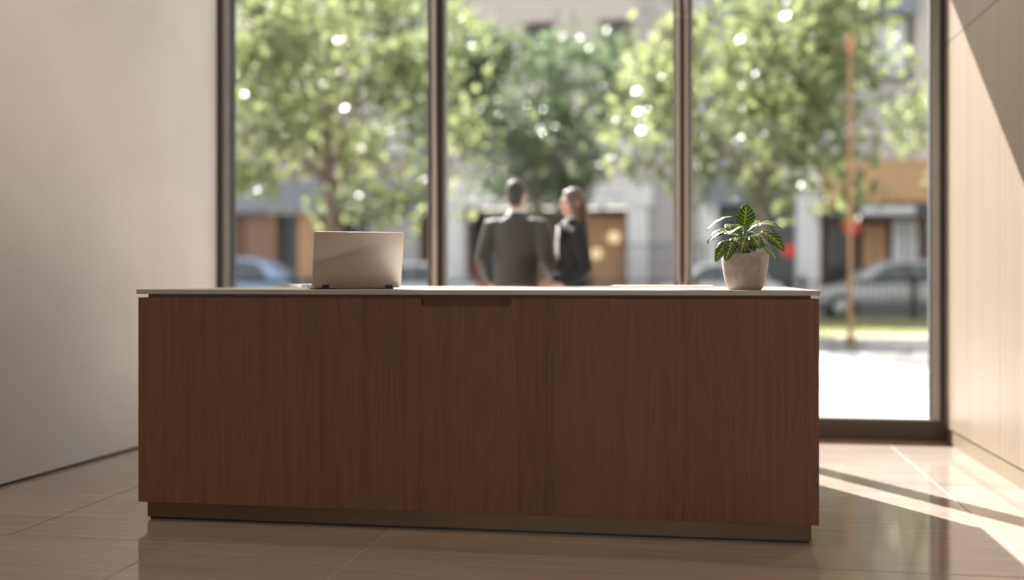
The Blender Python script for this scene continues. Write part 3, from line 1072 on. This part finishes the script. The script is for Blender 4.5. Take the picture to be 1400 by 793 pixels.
for x0, x1, p in ((3.85, 4.75, 'pane_dark'), (4.85, 5.7, 'shop_tan'), (6.55, 8.2, 'pane_dark'), (8.4, 10.2, 'pane_dark')):
    wb(b3, x0, x1, .5, 2.65, YF + .45, fr='shop_brown', pane=p)
wb(b3, 5.78, 6.45, .1, 2.65, YF + .40, fr='white_paint', pane='pane_pale', bars=1, name='door')
for zf in (6.6,):
    wb(b3, 5.05, 6.2, 6.7, 8.55, fr='charcoal', pane='pane_pale', bars=0)
    wb(b3, 1.2, 2.4, 6.7, 8.55, fr='charcoal', pane='pane_pale', bars=0)
    wb(b3, 8.4, 9.6, 6.7, 8.55, fr='charcoal', pane='pane_dark', bars=0)
for x0 in (4.75, .9, 8.1):
    aw = pb(b3, 'awning', 'slate_blue', x0, x0 + 1.55, YF - .7, YF, 8.5, 9.6)
pb(b3, 'cornice', 'white_stone', .3, 14, YF - .35, YF + .1, 9.95, 10.25)
ox, oy, oz = b3.location
MB().ball((6.72 - ox, YF - .8 - oy, 2.42 - oz), .16, .16, .16, 14, 8).build('globe_lamp', 'shop_glow', b3, smooth=True)

# ------------------------------------------------------------------ street furniture
def round_sign(x, y, z, r, lab):
    e = empty('round_sign', (x, y, -.05 if y > 26.4 else .03))
    tag(e, lab, 'sign')
    MB().lathe([(.06, 0), (.06, .03), (.03, .05), (.03, z - .1)], 12).build('pole', 'iron', e)
    MB().loft([((0, q, z), (1, 0, 0), (0, 0, 1), rr_, rr_) for rr_, q in ((r * .96, -.055), (r, -.05), (r, -.035), (r * .96, -.03))], 28).build('disc', 'red_paint', e)
    MB().box(-.04, .04, -.034, -.028, z - .12, z + .12).build('bracket', 'rim', e)
round_sign(3.75, 27.2, 2.28, .20, 'round red street sign on a pole above the silver car')
round_sign(2.27, 26.6, 1.69, .165, 'round red street sign right of the potted plant')

def news_box(x, y, lab):
    e = empty('newspaper_box', (x, y, .03))
    e.scale = (.5, .8, 1.08)
    tag(e, lab, 'box')
    MB().prism([(-.22, .45), (.22, .45), (.22, 1.1), (.16, 1.2), (-.16, 1.2), (-.22, 1.1)], -.18, .18).build('cabinet', 'red_paint', e, bevel=.01)
    MB().box(-.16, .16, -.19, -.181, .75, 1.06).build('display_window', 'pane_dark', e)
    MB().box(-.05, .05, -.20, -.181, .66, .70).build('handle', 'rim', e)
    for sx in (-1, 1):
        MB().box(sx * .16 - .025, sx * .16 + .025, -.025, .025, 0, .45).build('leg', 'iron', e)
    MB().box(-.24, .24, -.18, .18, 0, .02).build('foot_plate', 'iron', e)
news_box(-4.72, 24.6, 'red newspaper box beyond the left elbow of the man')

lp2 = empty('gleam_post', (2.42, 17.6, -.05))  # post shaped in place of an orange reflection on the pane
tag(lp2, 'slender rust brown post before the shop building', 'lamp post')
MB().lathe([(.08, 0), (.08, .12), (.04, .18), (.034, .5), (.028, 4.3), (.025, 4.5)], 14).build('pole', 'gleam_brown', lp2, smooth=True)
MB().lathe([(.03, 4.5), (.07, 4.53), (.09, 4.75), (.06, 4.8), (.01, 4.83)], 14).build('post_head', 'gleam_brown', lp2, smooth=True)

# ------------------------------------------------------------------ two people outside the window
def hand(mb, wrist, d, thumb, palm_n, curl=.5, k=1.0):
    """palm, four unequal bent fingers and a thumb; d = along the hand, thumb = side of the thumb, palm_n = where the palm faces"""
    w, d, s, n = Vector(wrist), Vector(d).normalized(), Vector(thumb).normalized(), Vector(palm_n).normalized()
    s = (s - d * s.dot(d)).normalized()
    n = d.cross(s) * (1 if d.cross(s).dot(n) > 0 else -1)
    mb.loft([(w - d * .03 * k, s, n, .027 * k, .021 * k), (w, s, n, .028 * k, .019 * k), (w + d * .035 * k, s, n, .039 * k, .016 * k), (w + d * .075 * k, s, n, .043 * k, .014 * k), (w + d * .092 * k, s, n, .040 * k, .011 * k)], 14)
    for off, ln in ((.031, .072), (.0105, .082), (-.0105, .077), (-.031, .060)):
        p = w + d * .084 * k + s * off * k
        pts, a = [p], 0.0
        for seg, bend in ((.46, .45), (.30, .75), (.24, .55)):
            a += bend * curl
            p = p + (d * math.cos(a) + n * math.sin(a)) * (ln * seg * k)
            pts.append(p)
        mb.tube(pts, [.0088 * k, .0084 * k, .0078 * k, .0066 * k], 8, True)
    p = w + d * .022 * k + s * .030 * k
    q = p + (d * .55 + s * .7 + n * .35).normalized() * .038 * k
    r_ = q + (d * .85 + s * .30 + n * .45).normalized() * .030 * k
    mb.tube([p, q, r_], [.0125 * k, .0105 * k, .008 * k], 8, True)

def person(loc, rz, lab, female, hgt, arms, suit, hair_mat):
    e = empty('person', loc, rz)
    tag(e, lab, 'person')
    s = hgt / 1.80
    X, Y, Z = Vector((1, 0, 0)), Vector((0, 1, 0)), Vector((0, 0, 1))
    sh = (.175 if female else .205) * s
    hipw = (.165 if female else .165) * s
    def R(z, a, b, y=0.0):
        return ((0, y * s, z * s), X, Y, a * s, b * s)
    hz = 1.80 - .115                                        # head centre height (unscaled)
    body = MB()
    # torso
    wa = .118 if female else .150
    body.loft([R(.86, .10, .07), R(.92, .150, .098, -.01), R(1.0, .150, .095, -.008), R(1.10, wa, .088), R(1.22, .140 if female else .165, .098, .005), R(1.33, .152 if female else .180, .105, .008), R(1.42, .150 if female else .185, .092, 0), R(1.475, .11, .07, -.008), R(1.50, .06, .055, -.01)], 24)
    # neck and head
    nk = .046 if female else .058
    body.tube([(0, -.012 * s, 1.44 * s), (0, -.004 * s, 1.53 * s), (0, .008 * s, 1.62 * s)], [nk * 1.25 * s, nk * s, nk * s], 16)
    hs = .97 if female else 1.0
    body.ball((0, -.004 * s, (hz + .018) * s), .074 * hs * s, .094 * hs * s, .098 * hs * s, 20, 14)
    body.ball((0, .026 * s, (hz - .045) * s), .056 * hs * s, .066 * hs * s, .070 * hs * s, 18, 12)       # face and jaw
    body.ball((0, .062 * s, (hz - .098) * s), .026 * s, .022 * s, .019 * s, 12, 8)                        # chin
    body.tube([(0, .086 * s, (hz + .012) * s), (0, .098 * s, (hz - .016) * s), (0, .104 * s, (hz - .032) * s)], [.008 * s, .012 * s, .015 * s], 8, True)   # nose
    body.tube([(-.034 * s, .078 * s, (hz + .024) * s), (0, .088 * s, (hz + .022) * s), (.034 * s, .078 * s, (hz + .024) * s)], [.010 * s] * 3, 8, True)   # brow
    for sx in (-1, 1):
        body.ball((sx * .075 * hs * s, -.006 * s, (hz - .012) * s), .011 * s, .020 * s, .033 * s, 10, 8)  # ear
    for sx, (el, wr_, hd, th, pn, cu) in zip((-1, 1), arms):
        S = Vector((sx * sh, -.005 * s, 1.435 * s))
        E_, W_ = Vector(el) * s, Vector(wr_) * s
        body.tube([S - X * sx * .06 * s, S, S.lerp(E_, .5), E_, E_.lerp(W_, .35), W_], [.055 * s, .052 * s, .046 * s, .038 * s, .037 * s, .025 * s], 12, True)
        hand(body, W_, hd, th, pn, cu, s * (.9 if female else 1.0))
    for sx in (-1, 1):
        body.tube([(sx * .085 * s, -.005 * s, .92 * s), (sx * .095 * s, 0, .75 * s), (sx * .095 * s, .006 * s, .50 * s), (sx * .095 * s, -.008 * s, .36 * s), (sx * .095 * s, -.012 * s, .09 * s)], [.088 * s, .080 * s, .054 * s, .054 * s, .036 * s], 14, True)
        body.tube([(sx * .10 * s, -.04 * s, .045 * s), (sx * .103 * s, .07 * s, .04 * s), (sx * .107 * s, .16 * s, .03 * s)], [.034 * s, .036 * s, .024 * s], 10, True)
    body.build('body', 'skin', e, remesh=(.0075, 3))
    # trousers
    tr = MB()
    tr.loft([R(.80, .15, .10), R(.86, .172, .112, -.01), R(.95, .168, .110, -.008), R(1.04, wa + .02, .102)], 24)
    for sx in (-1, 1):
        tr.tube([(sx * .086 * s, -.005 * s, .90 * s), (sx * .096 * s, 0, .72 * s), (sx * .098 * s, .004 * s, .48 * s), (sx * .098 * s, -.006 * s, .30 * s), (sx * .098 * s, -.006 * s, .065 * s)], [.100 * s, .094 * s, .076 * s, .070 * s, .066 * s], 16)
    tr.build('trousers', suit, e, remesh=(.011, 4))
    # shoes
    for sx in (-1, 1):
        m = MB()
        m.tube([(sx * .10 * s, -.055 * s, .05 * s), (sx * .10 * s, -.01 * s, .052 * s), (sx * .103 * s, .08 * s, .042 * s), (sx * .107 * s, .17 * s, .032 * s), (sx * .108 * s, .20 * s, .03 * s)], [(.042 * s, .042 * s), (.045 * s, .045 * s), (.042 * s, .048 * s), (.030 * s, .044 * s), (.022 * s, .03 * s)], 14, True, hint=(0, 0, 1))
        m.box(sx * .10 * s - .038 * s, sx * .10 * s + .038 * s, -.085 * s, -.01 * s, 0, .03 * s)
        m.box(sx * .105 * s - .042 * s, sx * .105 * s + .042 * s, -.01 * s, .19 * s, 0, .014 * s)
        m.build('shoe', 'shoe_leather', e, remesh=(.008, 3))
    # jacket: torso with an overlapping hem, sleeves, lapels
    jk = MB()
    if female:
        jk.loft([R(.84, .188, .125, -.012), R(.93, .182, .124, -.012), R(1.02, .160, .112, -.006), R(1.11, .140, .104), R(1.22, .157, .114, .006), R(1.33, .170, .124, .010), R(1.41, .172, .110, 0), R(1.465, .142, .092, -.012), R(1.505, .100, .080, -.016), R(1.53, .07, .066, -.016)], 28)
    else:
        jk.loft([R(.80, .200, .135, -.012), R(.90, .196, .132, -.012), R(1.02, .184, .120, -.006), R(1.12, .178, .116), R(1.22, .188, .120, .004), R(1.33, .202, .124, .006), R(1.415, .206, .112, 0), R(1.47, .155, .090, -.010), R(1.515, .082, .072, -.016)], 28)
    k = .93 if female else 1.0
    for sx, (el, wr_, hd, th, pn, cu) in zip((-1, 1), arms):
        S = Vector((sx * sh, -.005 * s, 1.437 * s))
        E_, W_ = Vector(el) * s, Vector(wr_) * s
        jk.tube([S - X * sx * .07 * s, S, S.lerp(E_, .5), E_, E_.lerp(W_, .4), E_.lerp(W_, .93)], [.070 * s, .073 * s * k, .064 * s * k, .058 * s * k, .054 * s * k, .045 * s * k], 16)
    jo = jk.build('jacket', suit, e, remesh=(.010, 4))
    # collar and lapels
    yb = .066
    cm = MB()
    cm.loft([((0, -.012 * s, 1.485 * s), X, Y, .092 * s, .080 * s), ((0, -.010 * s, 1.515 * s), X, Y, .082 * s, .074 * s), ((0, -.006 * s, 1.545 * s), X, Y, .070 * s, .066 * s)], 20)
    cm.build('collar', suit, jo, smooth=True)
    sc = MB()
    sc.loft([((0, -.008 * s, 1.50 * s), X, Y, .068 * s, .064 * s), ((0, -.002 * s, 1.565 * s), X, Y, (nk + .010) * s, (nk + .010) * s)], 20)
    # shirt front shows in the opening of the jacket
    fy = .128 if not female else .126
    sc.prism([(-.055 * s, 1.49 * s), (0, 1.10 * s), (.055 * s, 1.49 * s)], (fy - .05) * s, (fy + .006) * s)
    if female:
        sc.ball((0, .105 * s, 1.33 * s), .062 * s, .045 * s, .13 * s, 16, 10)
        sc.ball((0, .070 * s, 1.46 * s), .058 * s, .045 * s, .07 * s, 16, 10)
    sc.build('shirt', 'shirt_white', e, remesh=(.009, 3))
    for sx in (-1, 1):
        lm = MB().prism([(sx * .012 * s, 1.10 * s), (sx * .085 * s, 1.38 * s), (sx * .115 * s, 1.40 * s), (sx * .075 * s, 1.51 * s), (sx * .060 * s, 1.50 * s)], (fy - .02) * s, (fy + .012) * s)
        lm.build('lapel', suit, jo, bevel=.003)
    # face details
    for sx in (-1, 1):
        MB().ball((sx * .030 * s, .078 * s, (hz + .003) * s), .012 * s, .008 * s, .007 * s, 10, 6).build('eye', 'eye', e, smooth=True)
    MB().tube([(-.022 * s, .080 * s, (hz - .068) * s), (0, .088 * s, (hz - .067) * s), (.022 * s, .080 * s, (hz - .068) * s)], [.005 * s, .008 * s, .005 * s], 8, True).build('mouth', 'lips', e, smooth=True)
    # hair
    hm = MB()
    if female:
        hm.ball((0, -.014 * s, (hz + .028) * s), .084 * s, .098 * s, .098 * s, 22, 14)
        hm.tube([(0, -.060 * s, (hz + .03) * s), (0, -.082 * s, (hz - .08) * s), (0, -.098 * s, (hz - .20) * s), (0, -.108 * s, (hz - .30) * s), (0, -.104 * s, (hz - .37) * s)], [(.050 * s, .078 * s), (.050 * s, .082 * s), (.042 * s, .085 * s), (.034 * s, .075 * s), (.016 * s, .045 * s)], 18, True, hint=(0, 1, 0))
        for sx in (-1, 1):
            hm.tube([(sx * .050 * s, .050 * s, (hz + .085) * s), (sx * .076 * s, .030 * s, (hz + .02) * s), (sx * .080 * s, -.006 * s, (hz - .08) * s), (sx * .078 * s, -.03 * s, (hz - .20) * s)], [.020 * s, .024 * s, .028 * s, .018 * s], 10, True)
    else:
        hm.ball((0, -.016 * s, (hz + .036) * s), .081 * s, .096 * s, .090 * s, 22, 14)
        hm.ball((0, -.048 * s, (hz - .030) * s), .066 * s, .050 * s, .070 * s, 18, 12)
        hm.tube([(-.045 * s, .055 * s, (hz + .095) * s), (0, .066 * s, (hz + .102) * s), (.045 * s, .055 * s, (hz + .095) * s)], [.020 * s, .026 * s, .020 * s], 10, True)
    hm.build('hair', hair_mat, e, remesh=(.008, 3))
    return e

# arms: (elbow, wrist, hand direction, thumb side, palm faces, curl) for the left then the right arm
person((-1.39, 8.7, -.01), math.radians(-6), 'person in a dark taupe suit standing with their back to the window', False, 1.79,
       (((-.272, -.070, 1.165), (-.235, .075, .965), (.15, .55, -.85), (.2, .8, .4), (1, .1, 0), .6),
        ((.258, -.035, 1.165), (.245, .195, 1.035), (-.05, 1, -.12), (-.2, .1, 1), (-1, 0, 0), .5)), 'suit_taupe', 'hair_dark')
person((-.925, 8.62, -.01), math.radians(112), 'person with long brown hair in a black blazer standing in profile', True, 1.715,
       (((-.235, -.045, 1.13), (-.165, .135, .985), (.35, .9, -.25), (.3, .2, 1), (1, 0, -.2), .5),
        ((.235, -.060, 1.13), (.150, .140, 1.010), (-.2, 1, -.05), (-.2, 0, 1), (-1, 0, -.2), .5)), 'suit_black', 'hair_brown')
